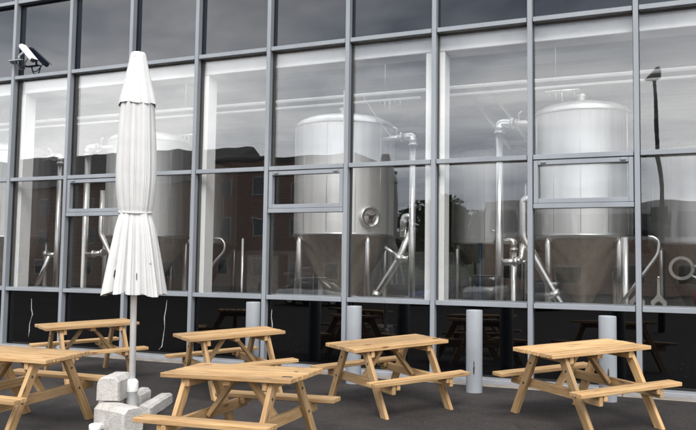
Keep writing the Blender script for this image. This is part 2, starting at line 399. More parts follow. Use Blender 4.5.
bm = BM()
kx = [-12 + .91 * i for i in range(40)]
for x0_, x1_ in zip(kx, kx[1:]):
    add_box(bm, x0_ + .004, x1_ - .004, -.33, -.125, -.2, .004, .008)
tag(obj('kerb', bm, M['kerb']), kind='structure')
# ------------------------------------------------------------------ the glazed building
S = 1.3638; MW = .066
Z3, Z2, Z1, Z0, ZT = 1.0557, 3.0658, 4.9816, 6.43, 7.9
B0, B1 = -3, 11
XL, XR = B0 * S, B1 * S + MW
bld = thing('brewery_building', 'glass fronted brewery hall with blue grey mullions and white concrete frame behind the panes', 'building')
DEPTH = 16.0
for i in range(B0, B1 + 1):
    x = i * S
    bm = BM(); add_box(bm, x, x + MW, 0, .118, .02, ZT, .004)
    for gx_ in (x - .0085, x + MW + .0005): add_box(bm, gx_, gx_ + .008, .100, .1185, .07, ZT - .01, mi=1)
    obj('mullion', bm, [M['frame'], M['black']], bld)
    bm = BM(); add_box(bm, x + .004, x + MW - .004, .146, .215, .02, ZT - .02); obj('inner_mullion', bm, M['frame_in'], bld)
TH = .066
VENTS = {b for b in range(B0, B1) if b % 3 == 1}
for b in range(B0, B1):
    xa, xb = b * S + MW + .0095, (b + 1) * S - .0095
    for z in (Z3, Z2, Z1, Z0, ZT - .033):
        bm = BM(); add_box(bm, xa, xb, .010, .117, z - TH / 2, z + TH / 2, .004); obj('transom', bm, M['frame'], bld)
    pa, pb = b * S + MW / 2 + .003, (b + 1) * S + MW / 2 - .003
    def pane(z0, z1, m, name='glass_pane'):
        bm = BM(); add_box(bm, pa, pb, .120, .144, z0 + .003, z1 - .003)
        cxx, cz = (pa + pb) / 2, (z0 + z1) / 2
        bmesh.ops.translate(bm, verts=bm.verts[:], vec=(-cxx, -.132, -cz))
        # each pane is set a hair out of true, as real glazing is
        rx, rz = random.uniform(-.0022, .0022), random.uniform(-.0022, .0022)
        o = obj(name, bm, m, bld, mat4=Matrix.Translation((cxx, .132, cz)) @ Matrix.Rotation(rx, 4, 'X') @ Matrix.Rotation(rz, 4, 'Z'))
        return o
    pane(.062, Z3, M['black_glass'], 'dark_glass_pane')
    if b in VENTS:
        zs = 2.40
        bm = BM(); add_box(bm, xa, xb, .010, .117, zs - TH / 2, zs + TH / 2, .004); obj('transom', bm, M['frame'], bld)
        pane(Z3, zs, M['glass']); pane(zs, Z2, M['glass'])
        bm = BM(); q = .062; sz0, sz1 = zs + TH / 2 + .004, Z2 - TH / 2 - .012
        add_box(bm, xa + .003, xa + q, .018, .112, sz0, sz1, .004); add_box(bm, xb - q, xb - .003, .018, .112, sz0, sz1, .004)
        add_box(bm, xa + q + .001, xb - q - .001, .019, .111, sz0, sz0 + q, .004); add_box(bm, xa + q + .001, xb - q - .001, .019, .111, sz1 - q, sz1, .004)
        sash = obj('window_sash', bm, M['frame'], bld)
        for hx in (xa + .10, xb - .16):
            obj('hinge', box(hx, hx + .07, -.004, .017, sz1 - .04, sz1 - .008, .004), M['frame'], sash)
    else:
        pane(Z3, Z2, M['glass'])
    pane(Z2, Z1, M['glass'])
    pane(Z1, Z0, M['spandrel'], 'spandrel_pane'); pane(Z0, ZT, M['spandrel'], 'spandrel_pane')
# sill, plinth, brown concrete edge
obj('sill', box(XL, XR, -.12, .119, -.06, .055, .006), M['sill'], bld)
obj('plinth', box(XL, XR, .121, .6, -.3, .05), M['kerb'], bld)
# precast frame behind the glass
for i in range(-3, 12, 3):
    x = i * S - .03
    obj('column', box(x - .125, x + .165, .222, .50, -.1, 4.718, .012), M['white_conc'], bld)
bm = BM(); add_box(bm, XL, XR, .220, .60, 4.72, 4.915, .01); obj('beam', bm, M['white_conc'], bld)
bm = BM(); add_box(bm, XL, XR, .245, .60, 4.918, 5.38, .01); obj('upper_beam', bm, M['white_conc'], bld)
obj('inner_sill', box(XL, XR, .505, .72, 1.045, 1.085, .006), M['frame'], bld)
# side walls, back wall, floor, roof with an unseen glazed strip added to light the hall
obj('floor', box(XL - .2, XR + .2, .602, DEPTH, -.3, .06), M['infloor'], bld)
for xw in (XL - .2, XR + .002):
    obj('side_wall', box(xw, xw + .198, .12, DEPTH, .062, 7.9), M['inwall'], bld)
obj('back_wall', box(XL - .2, XR + .2, DEPTH + .002, DEPTH + .25, -.3, 7.9), M['inwall'], bld)
CZ = 5.42
obj('ceiling', box(XL + .001, XR - .001, 2.65, DEPTH, CZ, CZ + .12), M['ceiling'], bld)
for k in range(B0, B1):
    obj('added_rooflight', box(k * S + .09, (k + 1) * S - .03, .604, 2.648, CZ + .05, CZ + .07), M['glass'], bld)  # added glazing hidden behind the beam, brightens the interior
    obj('added_rooflight_bar', box(k * S - .028, k * S + .088, .604, 2.648, CZ, CZ + .12), M['ceiling'], bld)
obj('tiled_wall', box(XL, XR, 10.5, 10.7, .062, 2.0), M['tile'], bld)
for k in range(5):
    y = 3.4 + k * 3.0
    obj('rafter', box(XL + .002, XR - .002, y, y + .16, CZ - .16, CZ - .002), M['ceiling'], bld)

# ------------------------------------------------------------------ tanks
TANKS = 'steel fermenting tanks inside the hall'
SEAM0, SEAM1 = 2.13, 4.10
def make_tank(x, y, r, label, manhole=None, second=False, dz=0):
    t = thing('fermenting_tank', label, 'tank', (x, y, .06), 0, TANKS)
    a, b = SEAM0 - .06, SEAM1 - .06 + dz
    bm = BM(); add_lathe(bm, [(r, a), (r, a + .02), (r, (a + b) / 2), (r, b)], 64, cap=False); obj('tank_body', bm, M['steel'], t)
    bm = BM(); add_lathe(bm, [(r + .002, a - .035), (r + .018, a - .03), (r + .018, a - .002), (r + .002, a + .003)], 64, cap=False); obj('lower_rim', bm, M['pipe'], t)
    bm = BM(); add_lathe(bm, [(r + .002, b - .02), (r + .014, b - .015), (r + .014, b + .012), (r + .002, b + .017)], 64, cap=False); obj('upper_rim', bm, M['pipe'], t)
    bm = BM(); add_lathe(bm, [(r, b + .001), (r * .985, b + .05), (r * .93, b + .10), (r * .8, b + .155), (r * .55, b + .21), (r * .25, b + .235), (.02, b + .24)], 64, cap=False); obj('tank_dome', bm, M['steel'], t)
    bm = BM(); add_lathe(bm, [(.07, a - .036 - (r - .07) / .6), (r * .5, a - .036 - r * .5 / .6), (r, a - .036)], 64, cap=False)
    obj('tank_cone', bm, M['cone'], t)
    bm = BM(); add_lathe(bm, [(.06, .0), (.06, a - .04 - (r - .07) / .6)], 20); obj('outlet', bm, M['pipe'], t)
    bm = BM(); add_lathe(bm, [(.10, b + .22), (.10, b + .36), (.14, b + .362), (.14, b + .39)], 24); obj('top_hatch', bm, M['pipe'], t)
    for k in range(4):
        an = PI / 4 + k * PI / 2 + (.12 if not second else 0)
        px, py = math.cos(an) * (r - .03), math.sin(an) * (r - .03)
        bm = BM(); add_tube(bm, [(px, py, 0), (px, py, a - .16), (px, py, a - .04)], [.058, .058, .03], 18)
        add_lathe(bm, [(.09, 0), (.09, .02), (.06, .03)], 18, px, py)
        obj('leg', bm, M['pipe'], t)
    # faint weld seams
    for k in range(5):
        an = -2.6 + k * .55
        px, py = math.cos(an) * (r + .001), math.sin(an) * (r + .001)
        bm = BM(); add_tube(bm, [(px, py, a + .03), (px, py, b - .03)], .0035, 6); obj('weld_seam', bm, M['pipe'], t)
    if manhole:
        an, hz, hr = manhole
        mt = Matrix.Translation((math.cos(an) * r, math.sin(an) * r, hz - .06)) @ Matrix.Rotation(an, 4, 'Z') @ Matrix.Rotation(PI / 2, 4, 'Y')
        bm = BM(); add_lathe(bm, [(hr, -.08), (hr, .05), (hr * .99, .065), (hr * .82, .068), (hr * .78, .05), (hr * .6, .045), (hr * .3, .06), (.01, .066)], 40)
        h = obj('manhole', bm, M['pipe'], t, mat4=mt)
        bm = BM()
        for k in range(3):
            q = k * 2 * PI / 3
            add_tube(bm, [(0, 0, .10), (math.cos(q) * hr * .55, math.sin(q) * hr * .55, .10)], .012, 8)
        add_lathe(bm, [(.03, .05), (.03, .12)], 12)
        obj('handle', bm, M['black'], h)
    return t
make_tank(5.75, 2.5, .925, 'large steel tank with round hatch on its side and tall bright legs', (-.67, 2.41, .19))
make_tank(9.93, 3.2, .822, 'bright conical steel tank behind the large sash window right of centre', dz=.09)
make_tank(1.05, 2.8, .88, 'steel cone bottomed tank behind the folded white parasol')
make_tank(-3.15, 3.0, .88, 'steel tank cut off by the left picture edge behind the far left pane')
make_tank(7.38, 7.5, .916, 'darker steel tank further back behind the pane right of the middle white column', second=True, dz=.16)
make_tank(-.67, 7.5, .90, 'dim tank at the back just right of the white column beside the parasol', second=True)
make_tank(11.75, 7.6, .90, 'dim tank at the back behind the far right pane', second=True, dz=.05)

# ------------------------------------------------------------------ pipework inside the hall
PIPES = 'steel pipes beside the tanks'
FZ = .06
def riser(x, y, ztop, side, label, r=.058, valve_len=.32):
    """a floor to head height pipe with a head elbow, a butterfly valve and clamp rings"""
    t = thing('process_pipe', label, 'pipe', (x, y, FZ), 0, PIPES)
    bm = BM(); add_tube(bm, [(0, 0, 0), (0, 0, ztop - FZ - .13)], r, 20); obj('riser', bm, M['pipe'], t)
    bm = BM(); add_tube(bm, bend([(0, 0, ztop - FZ - .128), (0, 0, ztop - FZ), (side * .19, .02, ztop - FZ)], .1, 6), r * 1.12, 20); obj('elbow', bm, M['pipe'], t)
    bm = BM(); add_lathe(bm, [(r * 1.4, ztop - FZ - .16), (r * 1.4, ztop - FZ - .125)], 20); obj('clamp', bm, M['pipe'], t)
    bm = BM()
    add_tube(bm, [(side * .192, .02, ztop - FZ), (side * .22, .02, ztop - FZ)], r * 1.45, 20)
    add_tube(bm, [(side * .222, .02, ztop - FZ), (side * (.22 + valve_len), .06, ztop - FZ - .015)], r * .72, 16)
    add_tube(bm, [(side * .30, .03, ztop - FZ + .02), (side * .30, .03, ztop - FZ + .15), (side * .36, .0, ztop - FZ + .18)], .014, 8)
    add_tube(bm, [(side * .26, .03, ztop - FZ), (side * .27, .03, ztop - FZ)], r * 1.1, 16)
    obj('valve', bm, M['pipe'], t)
    return t
def branch(t, pts, r, name='branch_pipe', rad=.1, mat='pipe'):
    o = Vector(t.location)
    bm = BM(); add_tube(bm, bend([Vector(p) - o for p in pts], rad, 5), r, 18)
    return obj(name, bm, M[mat], t)
def ring(t, p, d, r, ln=.04):
    o = Vector(t.location); p = Vector(p) - o; d = Vector(d).normalized()
    bm = BM(); add_tube(bm, [p - d * ln / 2, p + d * ln / 2], r, 20); obj('clamp', bm, M['pipe'], t)

t = riser(7.40, 1.55, 3.73, -1, 'tall steel pipe with elbow beside the white column right of the hatch tank')
branch(t, [(7.34, 1.55, 1.69), (7.17, 1.55, 1.70)], .05)
branch(t, [(7.36, 1.62, 2.16), (7.17, 1.58, 1.70), (6.70, 1.66, 1.02), (6.60, 1.75, .60)], .062, 'slanting_pipe', .03)
ring(t, (7.17, 1.58, 1.70), (.3, 0, .6), .085, .1); ring(t, (6.74, 1.65, 1.08), (.3, 0, .6), .085, .12)
branch(t, [(7.15, 1.57, 1.73), (6.93, 1.52, 1.88)], .03)
branch(t, [(7.40, 1.60, 2.38), (7.24, 1.6, 2.40), (7.22, 1.6, 2.05)], .06)

t = riser(8.84, 1.55, 3.85, 1, 'tall thick steel pipe with elbow left of the conical tank by the sash window', r=.064)
branch(t, [(8.90, 1.55, 1.65), (9.10, 1.55, 1.66)], .056)
branch(t, [(9.32, 1.75, 2.66), (9.18, 1.75, 2.65), (9.18, 1.75, 2.05), (9.72, 1.80, 1.06), (9.86, 1.86, .80)], .066, 'slanting_pipe', .07)
ring(t, (9.17, 1.75, 1.66), (0, 0, 1), .07, .05); ring(t, (9.66, 1.79, 1.17), (.5, 0, -1), .09, .1); ring(t, (9.10, 1.55, 1.66), (1, 0, 0), .075, .06)
branch(t, [(9.10, 1.56, 1.66), (9.16, 1.7, 1.70), (9.17, 1.75, 1.95)], .05)

t = riser(8.99, 1.95, 2.0, -1, 'short pale steel pipe between the two tall pipes at the sash window', r=.05, valve_len=.1)
t = riser(-.22, 1.55, 3.73, -1, 'steel pipe with elbow by the white column at the left end', r=.055)
branch(t, [(-.27, 1.55, 1.70), (-.48, 1.55, 1.70)], .05)
branch(t, [(-.40, 1.55, 1.70), (-.82, 1.58, .94)], .045, 'slanting_pipe')
ring(t, (-.5, 1.55, 1.72), (1, 0, 0), .07, .08)
t = riser(.50, 1.55, 3.87, 1, 'steel pipe with elbow and valve behind the pane left of the parasol', r=.062, valve_len=.36)
branch(t, [(.56, 1.55, 1.71), (.98, 1.55, 1.75)], .052)
branch(t, [(.86, 1.60, 3.0), (.86, 1.60, 2.12), (1.26, 1.65, 1.42), (1.4, 1.7, 1.0)], .05, 'slanting_pipe', .06)
ring(t, (.74, 1.55, 1.73), (1, 0, 0), .075, .05); ring(t, (.96, 1.55, 1.75), (1, 0, 0), .075, .05)

def rod(name, label, cat, pts, r, mat='pipe', rad=.06, group=None):
    base = Vector(pts[0])
    bm = BM(); add_tube(bm, bend([Vector(p) - base for p in pts], rad, 6), r, 14)
    return tag(obj(name, bm, M[mat], None, loc=base), label, cat, group)
rod('standpipe', 'thin pale upright pipe in front of the hatch tank, rising above its top', 'pipe', [(6.24, 1.35, .06), (6.23, 1.35, 4.55)], .018, 'white_pipe')
rod('standpipe', 'thin upright pipe standing behind the pane left of the hatch tank', 'pipe', [(3.9, 2.0, .06), (3.9, 2.0, 2.05)], .026)
rod('standpipe', 'pale thin upright rail right of the tall pipe next to the parasol', 'pipe', [(1.02, .95, .06), (1.02, .95, 2.05)], .03, 'white_pipe')
rod('standpipe', 'upright steel pipe on the right rim of the conical tank', 'pipe', [(10.69, 1.9, .06), (10.69, 1.9, 2.05)], .058)
rod('sampling_pipe', 'bent thin steel tube curling up in the far right pane', 'pipe', [(10.60, 1.62, 1.0), (10.92, 1.6, 1.46), (11.16, 1.6, 1.80), (11.17, 1.6, 1.98), (11.10, 1.6, 2.04), (11.02, 1.6, 2.05)], .024, rad=.1)
rod('sampling_pipe', 'bent thin steel tube beside the white column right of the parasol', 'pipe', [(3.45, 1.62, 1.48), (3.56, 1.6, 1.62), (3.75, 1.6, 1.80), (3.76, 1.6, 1.93), (3.68, 1.6, 2.03), (3.45, 1.6, 2.04)], .02, rad=.08)
rod('upright_post', 'thin blue upright post behind the pane right of the middle column', 'post', [(8.15, 3.2, .06), (8.15, 3.2, 2.0)], .03, 'blue')
t = thing('control_cabinet', 'pale grey control cabinet low at the back behind the pane right of the parasol', 'cabinet', (1.5, 6.2, FZ))
obj('cabinet_body', box(0, .9, 0, .5, .1, 1.75, .01), M['grey_steel'], t)
for k in range(2):
    dd = obj('door', box(.02 + k * .44, .44 + k * .44, -.022, -.002, .14, 1.71, .006), M['grey_steel'], t)
    obj('handle', box(.38 + k * .10, .40 + k * .10, -.05, -.024, .85, 1.05, .004), M['black'], dd)
obj('plinth', box(.02, .88, .02, .48, 0, .098), M['black'], t)
t = thing('ladder', 'steel ladder leaning by the left side of the hatch tank', 'ladder', (4.25, 3.4, FZ))
for dx in (0, .42):
    bm = BM(); add_tube(bm, [(dx, 0, 0), (dx, .25, 2.6)], .022, 10); obj('rail', bm, M['grey_steel'], t)
for k in range(8):
    zz = .25 + k * .3
    bm = BM(); add_tube(bm, [(.02, zz * .096, zz), (.40, zz * .096, zz)], .015, 8); obj('rung', bm, M['grey_steel'], t)
rod('transfer_pipe', 'low dark pipe crossing behind the hatch tank with two bends', 'pipe', [(3.0, 5.4, 1.35), (4.6, 5.4, 1.35), (4.6, 5.4, .9), (6.4, 5.4, .9), (6.4, 5.4, .1)], .05, 'grey_steel', .12)
rod('transfer_pipe', 'upright pipe rising right of the darker rear tank', 'pipe', [(8.55, 5.6, .06), (8.55, 5.6, 3.4), (8.55, 6.4, 3.6)], .045, 'pipe', .12)
# long pipe runs under the ceiling (fixed to hangers)
def run(label, x0, x1, y, z, r, hang):
    t = thing('ceiling_pipe', label, 'pipe', (x0, y, z), 0, 'pipe runs under the ceiling')
    bm = BM(); add_tube(bm, [(0, 0, 0), ((x1 - x0) / 2, 0, 0), (x1 - x0, 0, 0)], r, 12); obj('pipe_run', bm, M['white_pipe'], t)
    for hx in hang:
        bm = BM(); add_tube(bm, [(hx - x0, 0, -.05), (hx - x0, 0, CZ - z)], .009, 8)
        add_lathe(bm, [(r + .012, -.03), (r + .012, .03)], 12, hx - x0, 0); obj('hanger', bm, M['white_pipe'], t)
run('thicker upper white pipe running the length of the hall under the ceiling', XL + .05, XR - .05, 1.0, 4.36, .030, [-.55, 3.62, 7.9])
run('thinner lower white pipe that stops short of the middle column', XL + .05, 7.70, 1.0, 4.245, .022, [])
run('thinner lower white pipe right of the middle column', 8.16, XR - .05, 1.0, 4.245, .022, [])
# spray ball clusters hanging near the ceiling above the tanks
def cluster(x, y, z, label):
    t = thing('valve_cluster', label, 'valve', (x, y, z), 0, 'valve clusters above the tanks')
    bm = BM()
    for k in range(5):
        add_tube(bm, [(-.2 + k * .1, 0, .0), (-.2 + k * .1, 0, -.07 - .05 * (k * 7 % 3))], .014, 8)
    add_tube(bm, [(-.28, 0, .0), (.28, 0, 0)], .026, 10)
    obj('valve_block', bm, M['pipe'], t)
    bm = BM(); add_tube(bm, [(-.1, 0, 0), (-.1, 0, CZ - z)], .006, 8); obj('hanger', bm, M['rafter'], t)
cluster(6.6, 2.6, 4.62, 'small steel valve cluster over the hatch tank')
cluster(9.7, 2.4, 4.50, 'small steel valve cluster over the conical tank by the sash window')
cluster(2.4, 2.3, 4.15, 'small steel valve cluster above the tank behind the parasol')
bm = BM(); add_tube(bm, bend([(6.1, 2.4, 4.75), (6.5, 2.1, 4.25), (6.9, 1.9, 3.78), (7.02, 1.7, 3.72)], .3, 6), .007, 8)
tag(obj('cable', bm, M['rafter']), 'thin pale cable sagging from the ceiling to the pipe elbow', 'cable')
# diagonal stair stringer of the inside gantry
bm = BM(); add_tube(bm, [(7.9, 4.6, 5.3), (8.75, 4.6, 4.1)], .05, 8); add_tube(bm, [(7.6, 4.6, 5.1), (8.45, 4.6, 3.9)], .05, 8)
tag(obj('gantry_brace', bm, M['pipe']), 'pair of slanting grey braces under the ceiling right of the middle column', 'brace')
# fork ended spanners standing on the inside sill
def spanner(x, label):
    t = thing('fork_spanner', label, 'spanner', (x, .61, 1.0855), 0, 'fork spanners on the inside sill')
    bm = BM()
    pts = [(-.115, 0), (-.062, 0), (-.05, .035), (0, .065), (.05, .035), (.062, 0), (.115, 0), (.12, .06), (.05, .125), (.024, .16), (.016, .40), (-.016, .40), (-.024, .16), (-.05, .125), (-.12, .06)]
    a = [bm.verts.new((p[0] * .82, -.008, p[1] * .92)) for p in pts]; f = bm.faces.new(a)
    r = bmesh.ops.extrude_face_region(bm, geom=[f]); bmesh.ops.translate(bm, verts=[v for v in r['geom'] if isinstance(v, bmesh.types.BMVert)], vec=(0, .016, 0))
    bmesh.ops.recalc_face_normals(bm, faces=bm.faces[:])
    obj('blade', bm, M['grey_steel'], t)
    bm = BM(); add_tube(bm, [(-.016, 0, .375), (.016, 0, .375)], .016, 10); obj('end_knob', bm, M['pipe'], t)
spanner(10.90, 'grey fork spanner half hidden by the right mullion on the inside sill')
spanner(11.17, 'grey fork spanner standing clear on the inside sill in the far right pane')
# ring clamp on its own post
t = thing('hatch_ring', 'round steel hatch ring held on a post in the far right pane', 'ring', (11.46, 1.2, FZ))
bm = BM()
n = 40; rr = []
for k in range(n):
    an = 2 * PI * k / n; c, s = math.cos(an), math.sin(an)
    rr.append([bm.verts.new((c * r_, y_, 1.53 + s * r_)) for r_, y_ in ((.165, -.02), (.165, .02), (.122, .02), (.122, -.02))])
for k in range(n):
    a, b2 = rr[k], rr[(k + 1) % n]
    for q in range(4):
        bm.faces.new((a[q], a[(q + 1) % 4], b2[(q + 1) % 4], b2[q]))
bmesh.ops.recalc_face_normals(bm, faces=bm.faces[:]); obj('ring', bm, M['grey_steel'], t, smooth=False)
bm = BM(); add_tube(bm, [(.12, .0, 1.44), (.30, 0, 1.33)], .022, 10); add_tube(bm, [(.16, 0, 1.55), (.30, 0, 1.56)], .03, 10); obj('clamp', bm, M['pipe'], t)
bm = BM(); add_tube(bm, [(.32, 0, 0), (.32, 0, 2.1)], .05, 16); obj('post', bm, M['pipe'], t)
# ------------------------------------------------------------------ picnic tables
TABLES = 'wooden picnic tables on the forecourt'
def board_mesh(boards, tones=None):
    """boards: list of (x0,x1,y0,y1,z0,z1); one mesh, a tone value per board"""
    bm = BM(); lay = bm.faces.layers.float.new('tone')
    for i, b in enumerate(boards):
        fs = add_box(bm, *b, .006, 2)
        tv = random.random() if tones is None else tones[i]
        for f in bm.faces:
            if f[lay] == 0.0: f[lay] = tv + 1e-4
    return bm
def stick(a, b, w, th, wdir):
    """a timber from a to b: local x along, local y along wdir"""
    a, b, wdir = Vector(a), Vector(b), Vector(wdir)
    x = (b - a); ln = x.length; x.normalize(); y = (wdir - x * wdir.dot(x)).normalized(); z = x.cross(y)
    m = Matrix(((x.x, y.x, z.x, (a.x + b.x) / 2), (x.y, y.y, z.y, (a.y + b.y) / 2), (x.z, y.z, z.z, (a.z + b.z) / 2), (0, 0, 0, 1)))
    return board_mesh([(-ln / 2, ln / 2, -w / 2, w / 2, -th / 2, th / 2)]), m
TL, TW, TT, TH_ = 1.28, .640, .042, .74
SL, SH, SO = 1.267, .4265, .709
def make_table(label, root_matrix, slots=()):
    t = bpy.data.objects.new('picnic_table', None); t.empty_display_size = .1; link(t)
    tag(t, label, 'picnic table', TABLES)
    t.matrix_world = root_matrix
    w = M['wood']
    n = 6; g = .013; bw = (TW - g * (n - 1)) / n
    bs = []
    for k in range(n):
        y0 = -TW / 2 + k * (bw + g); j = random.uniform(-.004, .004)
        bs.append((-TL / 2 + j, TL / 2 + random.uniform(-.004, .004), y0, y0 + bw, TH_ - TT, TH_ + random.uniform(-.0015, .0015)))
    obj('tabletop', board_mesh(bs), w, t)
    for s in (-1, 1):
        y1 = s * SO; y0 = s * (SO - .172); lo, hi = min(y0, y1), max(y0, y1); mid = (lo + hi) / 2
        j = random.uniform(-.006, .006)
        obj('seat', board_mesh([(-SL / 2 + j, SL / 2, lo, mid - .004, SH - .040, SH), (-SL / 2, SL / 2 + j, mid + .004, hi, SH - .040, SH)]), w, t)
    for su in (-1, 1):
        for sv in (-1, 1):
            bm, m = stick((su * .427, sv * .205, TH_ - TT - .001), (su * .427, sv * .622, -.06), .095, .044, (0, 1, 0)); lg = obj('leg', bm, w, t, mat4=m)
            for q in (.34, .10):
                p = m.inverted() @ Vector((su * .4495, sv * (.205 + .417 * (.70 - (SH - .09 + (q - .34) * .18 + (.0 if q > .2 else .27))) / .757), SH - .09 + (q - .34) * .18 + (.0 if q > .2 else .27)))
                sg = 1 if (m.inverted().to_3x3() @ Vector((su, 0, 0))).z > 0 else -1
                bb = BM(); add_lathe(bb, [(.013, 0), (.013, .004), (.008, .007)], 10, p.x, p.y)
                for v in bb.verts: v.co.z = sg * (.022 + v.co.z)
                obj('bolt', bb, M['lamp_metal'], lg)
        bm, m = stick((su * .381, -.690, SH - .090), (su * .381, .690, SH - .090), .095, .045, (0, 0, 1)); obj('crossbar', bm, w, t, mat4=m)
        bm, m = stick((su * .381, -.295, TH_ - TT - .037), (su * .381, .295, TH_ - TT - .037), .070, .045, (0, 0, 1)); obj('top_cleat', bm, w, t, mat4=m)
        for sv in (-1, 1):
            bm, m = stick((su * .330, sv * .535, SH - .068), (su * .330, sv * .70, SH - .068), .054, .045, (0, 0, 1)); obj('seat_cleat', bm, w, t, mat4=m)
        bm, m = stick((su * .345, 0, SH - .10), (su * .075, 0, TH_ - TT - .03), .070, .044, (0, 1, 0)); obj('brace', bm, w, t, mat4=m)
    bm, m = stick((0, -.27, TH_ - TT - .026), (0, .27, TH_ - TT - .026), .048, .07, (0, 0, 1)); obj('top_cleat', bm, w, t, mat4=m)
    if slots:
        for (u_, v_, l_) in slots:
            obj('dark_slot', box(u_ - l_ / 2, u_ + l_ / 2, v_ - .012, v_ + .012, TH_ - .004, TH_ + .0035), M['scrape'], t)
    return t
nrm = Vector((-GX, -GY, 1)).normalized(); ex = Vector((1, 0, GX)).normalized(); ey = nrm.cross(ex)
def table_matrix(x, y, th, dz, ax, ay):
    a = Vector((ax, ay, 0))
    cols = []
    for v in (ex * math.cos(th) + ey * math.sin(th), -ex * math.sin(th) + ey * math.cos(th), nrm):
        cols.append((v + a.cross(v)).normalized())
    return Matrix(((cols[0].x, cols[1].x, cols[2].x, x), (cols[0].y, cols[1].y, cols[2].y, y), (cols[0].z, cols[1].z, cols[2].z, GX * x + GY * y + dz), (0, 0, 0, 1)))
TB = [
    ('wooden picnic table at the right with both benches seen whole', (10.4731, -2.0418, .8210, .0195, .0096, -.0067)),
    ('wooden picnic table in the middle between two bollards, dark knot on its far corner', (8.3145, -2.0462, .9432, -.0223, .0135, -.0008)),
    ('nearest wooden picnic table, front bench cut by the lower picture edge, beside the concrete blocks', (7.8600, -4.4962, .0046, .0012, -.0179, -.0160)),
    ('wooden picnic table by the glass, half hidden behind the nearest table', (6.1135, -1.9092, .9344, -.0209, .0109, -.0038)),
    ('wooden picnic table by the glass partly behind the parasol pole', (3.7163, -1.8323, 1.0079, .0043, .0013, .0021)),
    ('wooden picnic table cut off by the left picture edge', (5.1939, -4.4963, .0619, .0325, -.0055, .0137)),
]
for lab, q in TB:
    make_table(lab, table_matrix(*q), {7.86: [(.555, -.215, .085), (.50, .06, .03)], 8.3145: [(.575, -.16, .07)]}.get(q[0], ()))

# ------------------------------------------------------------------ bollards
def bollard(x, y, ztop, label, scrape=None):
    z = gz(x, y)
    t = thing('bollard', label, 'bollard', (x, y, z), 0, 'pale grey steel bollards along the glass')
    h = ztop - z
    bm = BM(); add_lathe(bm, [(.102, -.05), (.102, h * .3), (.102, h * .7), (.102, h - .012), (.099, h - .003), (.094, h), (.088, h), (.086, h - .006), (.0, h - .006)], 40, cap=False); obj('post', bm, M['bollard'], t)
    if scrape:
        an, sz, ln = scrape
        bm = BM()
        prof = [(0, 0), (.010, .03), (.013, .10), (.007, ln * .6), (.009, ln * .8), (0, ln), (-.006, ln * .8), (-.004, ln * .5), (-.011, .1), (-.008, .02)]
        vs = [bm.verts.new((math.cos(an + p[0] / .102) * .1028, math.sin(an + p[0] / .102) * .1028, sz + p[1])) for p in prof]
        f = bm.faces.new(vs); r = bmesh.ops.extrude_face_region(bm, geom=[f]); bmesh.ops.translate(bm, verts=[v for v in r['geom'] if isinstance(v, bmesh.types.BMVert)], vec=(-.002 * math.cos(an), -.002 * math.sin(an), 0))
        bmesh.ops.recalc_face_normals(bm, faces=bm.faces[:]); obj('scrape_mark', bm, M['scrape'], t)
    return t
bollard(5.84, -.90, 1.024, 'pale bollard behind the half hidden table by the glass')
bollard(7.40, -.90, 1.019, 'pale bollard behind the left end of the middle table')
bollard(9.04, -.90, 1.024, 'pale bollard standing clear between the two right tables', (-1.38, .22, .19))
bollard(10.625, -.82, 1.006, 'pale bollard behind the right hand table', (-1.45, .27, .13))

# pale tubes standing in for reflections in the black panes
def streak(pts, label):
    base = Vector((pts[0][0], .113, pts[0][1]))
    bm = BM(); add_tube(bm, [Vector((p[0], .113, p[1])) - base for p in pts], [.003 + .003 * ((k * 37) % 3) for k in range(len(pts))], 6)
    tag(obj('reflection_streak', bm, M['pane_reflection'], None, loc=base), label, 'streak', 'modelled white reflections on the dark panes')
streak([(.62, .88), (.63, .70), (.66, .60), (.63, .52), (.60, .42), (.60, .30), (.585, .18)], 'white wavy modelled reflection on the black pane left of the far left table')
streak([(3.60, .95), (3.585, .80), (3.56, .66), (3.57, .50), (3.55, .34), (3.53, .18), (3.46, .12)], 'white wavy modelled reflection on the black pane right of the parasol pole')
streak([(5.585, .86), (5.58, .74), (5.60, .62), (5.59, .50)], 'short white modelled reflection on the black pane beside a bollard behind the half hidden table')

# ------------------------------------------------------------------ CCTV
t = thing('security_camera', 'white bullet security camera on a bracket at the top left mullion', 'camera', (.05, -.02, 5.30))
bm = BM(); add_box(bm, -.05, .055, -.04, .018, -.045, -.02, .004); add_box(bm, -.02, .30, -.10, -.045, -.035, -.012, .004); obj('bracket', bm, M['frame'], t)
bm = BM(); add_tube(bm, bend([(.22, -.075, -.012), (.22, -.065, .06), (.30, -.03, .13)], .05, 4), .022, 10); obj('arm', bm, M['frame'], t)
bm = BM(); add_tube(bm, bend([(.12, -.05, -.04), (.20, -.03, -.19), (.33, -.03, -.21), (.36, -.05, -.04)], .1, 6), .011, 8); add_tube(bm, bend([(.14, -.05, -.04), (.16, -.03, -.13), (.28, -.03, -.16), (.42, -.05, -.0)], .1, 6), .009, 8); obj('cable', bm, M['black'], t)
P1, P2 = Vector((.145, .035, .285)), Vector((.53, -.03, -.05))
d = (P2 - P1); ln = d.length; d.normalize(); z = Vector((0, 0, 1)); yv = z.cross(d).normalized(); zv = d.cross(yv)
m4 = Matrix(((d.x, yv.x, zv.x, P1.x), (d.y, yv.y, zv.y, P1.y), (d.z, yv.z, zv.z, P1.z), (0, 0, 0, 1)))
bm = BM(); add_tube(bm, [(0, 0, 0), (.015, 0, 0), (ln - .03, 0, 0), (ln - .02, 0, 0)], [.040, .050, .050, .046], 24); cb = obj('camera_body', bm, M['cctv'], t, mat4=m4)
bm = BM(); add_tube(bm, [(ln - .019, 0, 0), (ln + .01, 0, 0)], [.044, .040], 24); obj('lens', bm, M['lens'], cb)
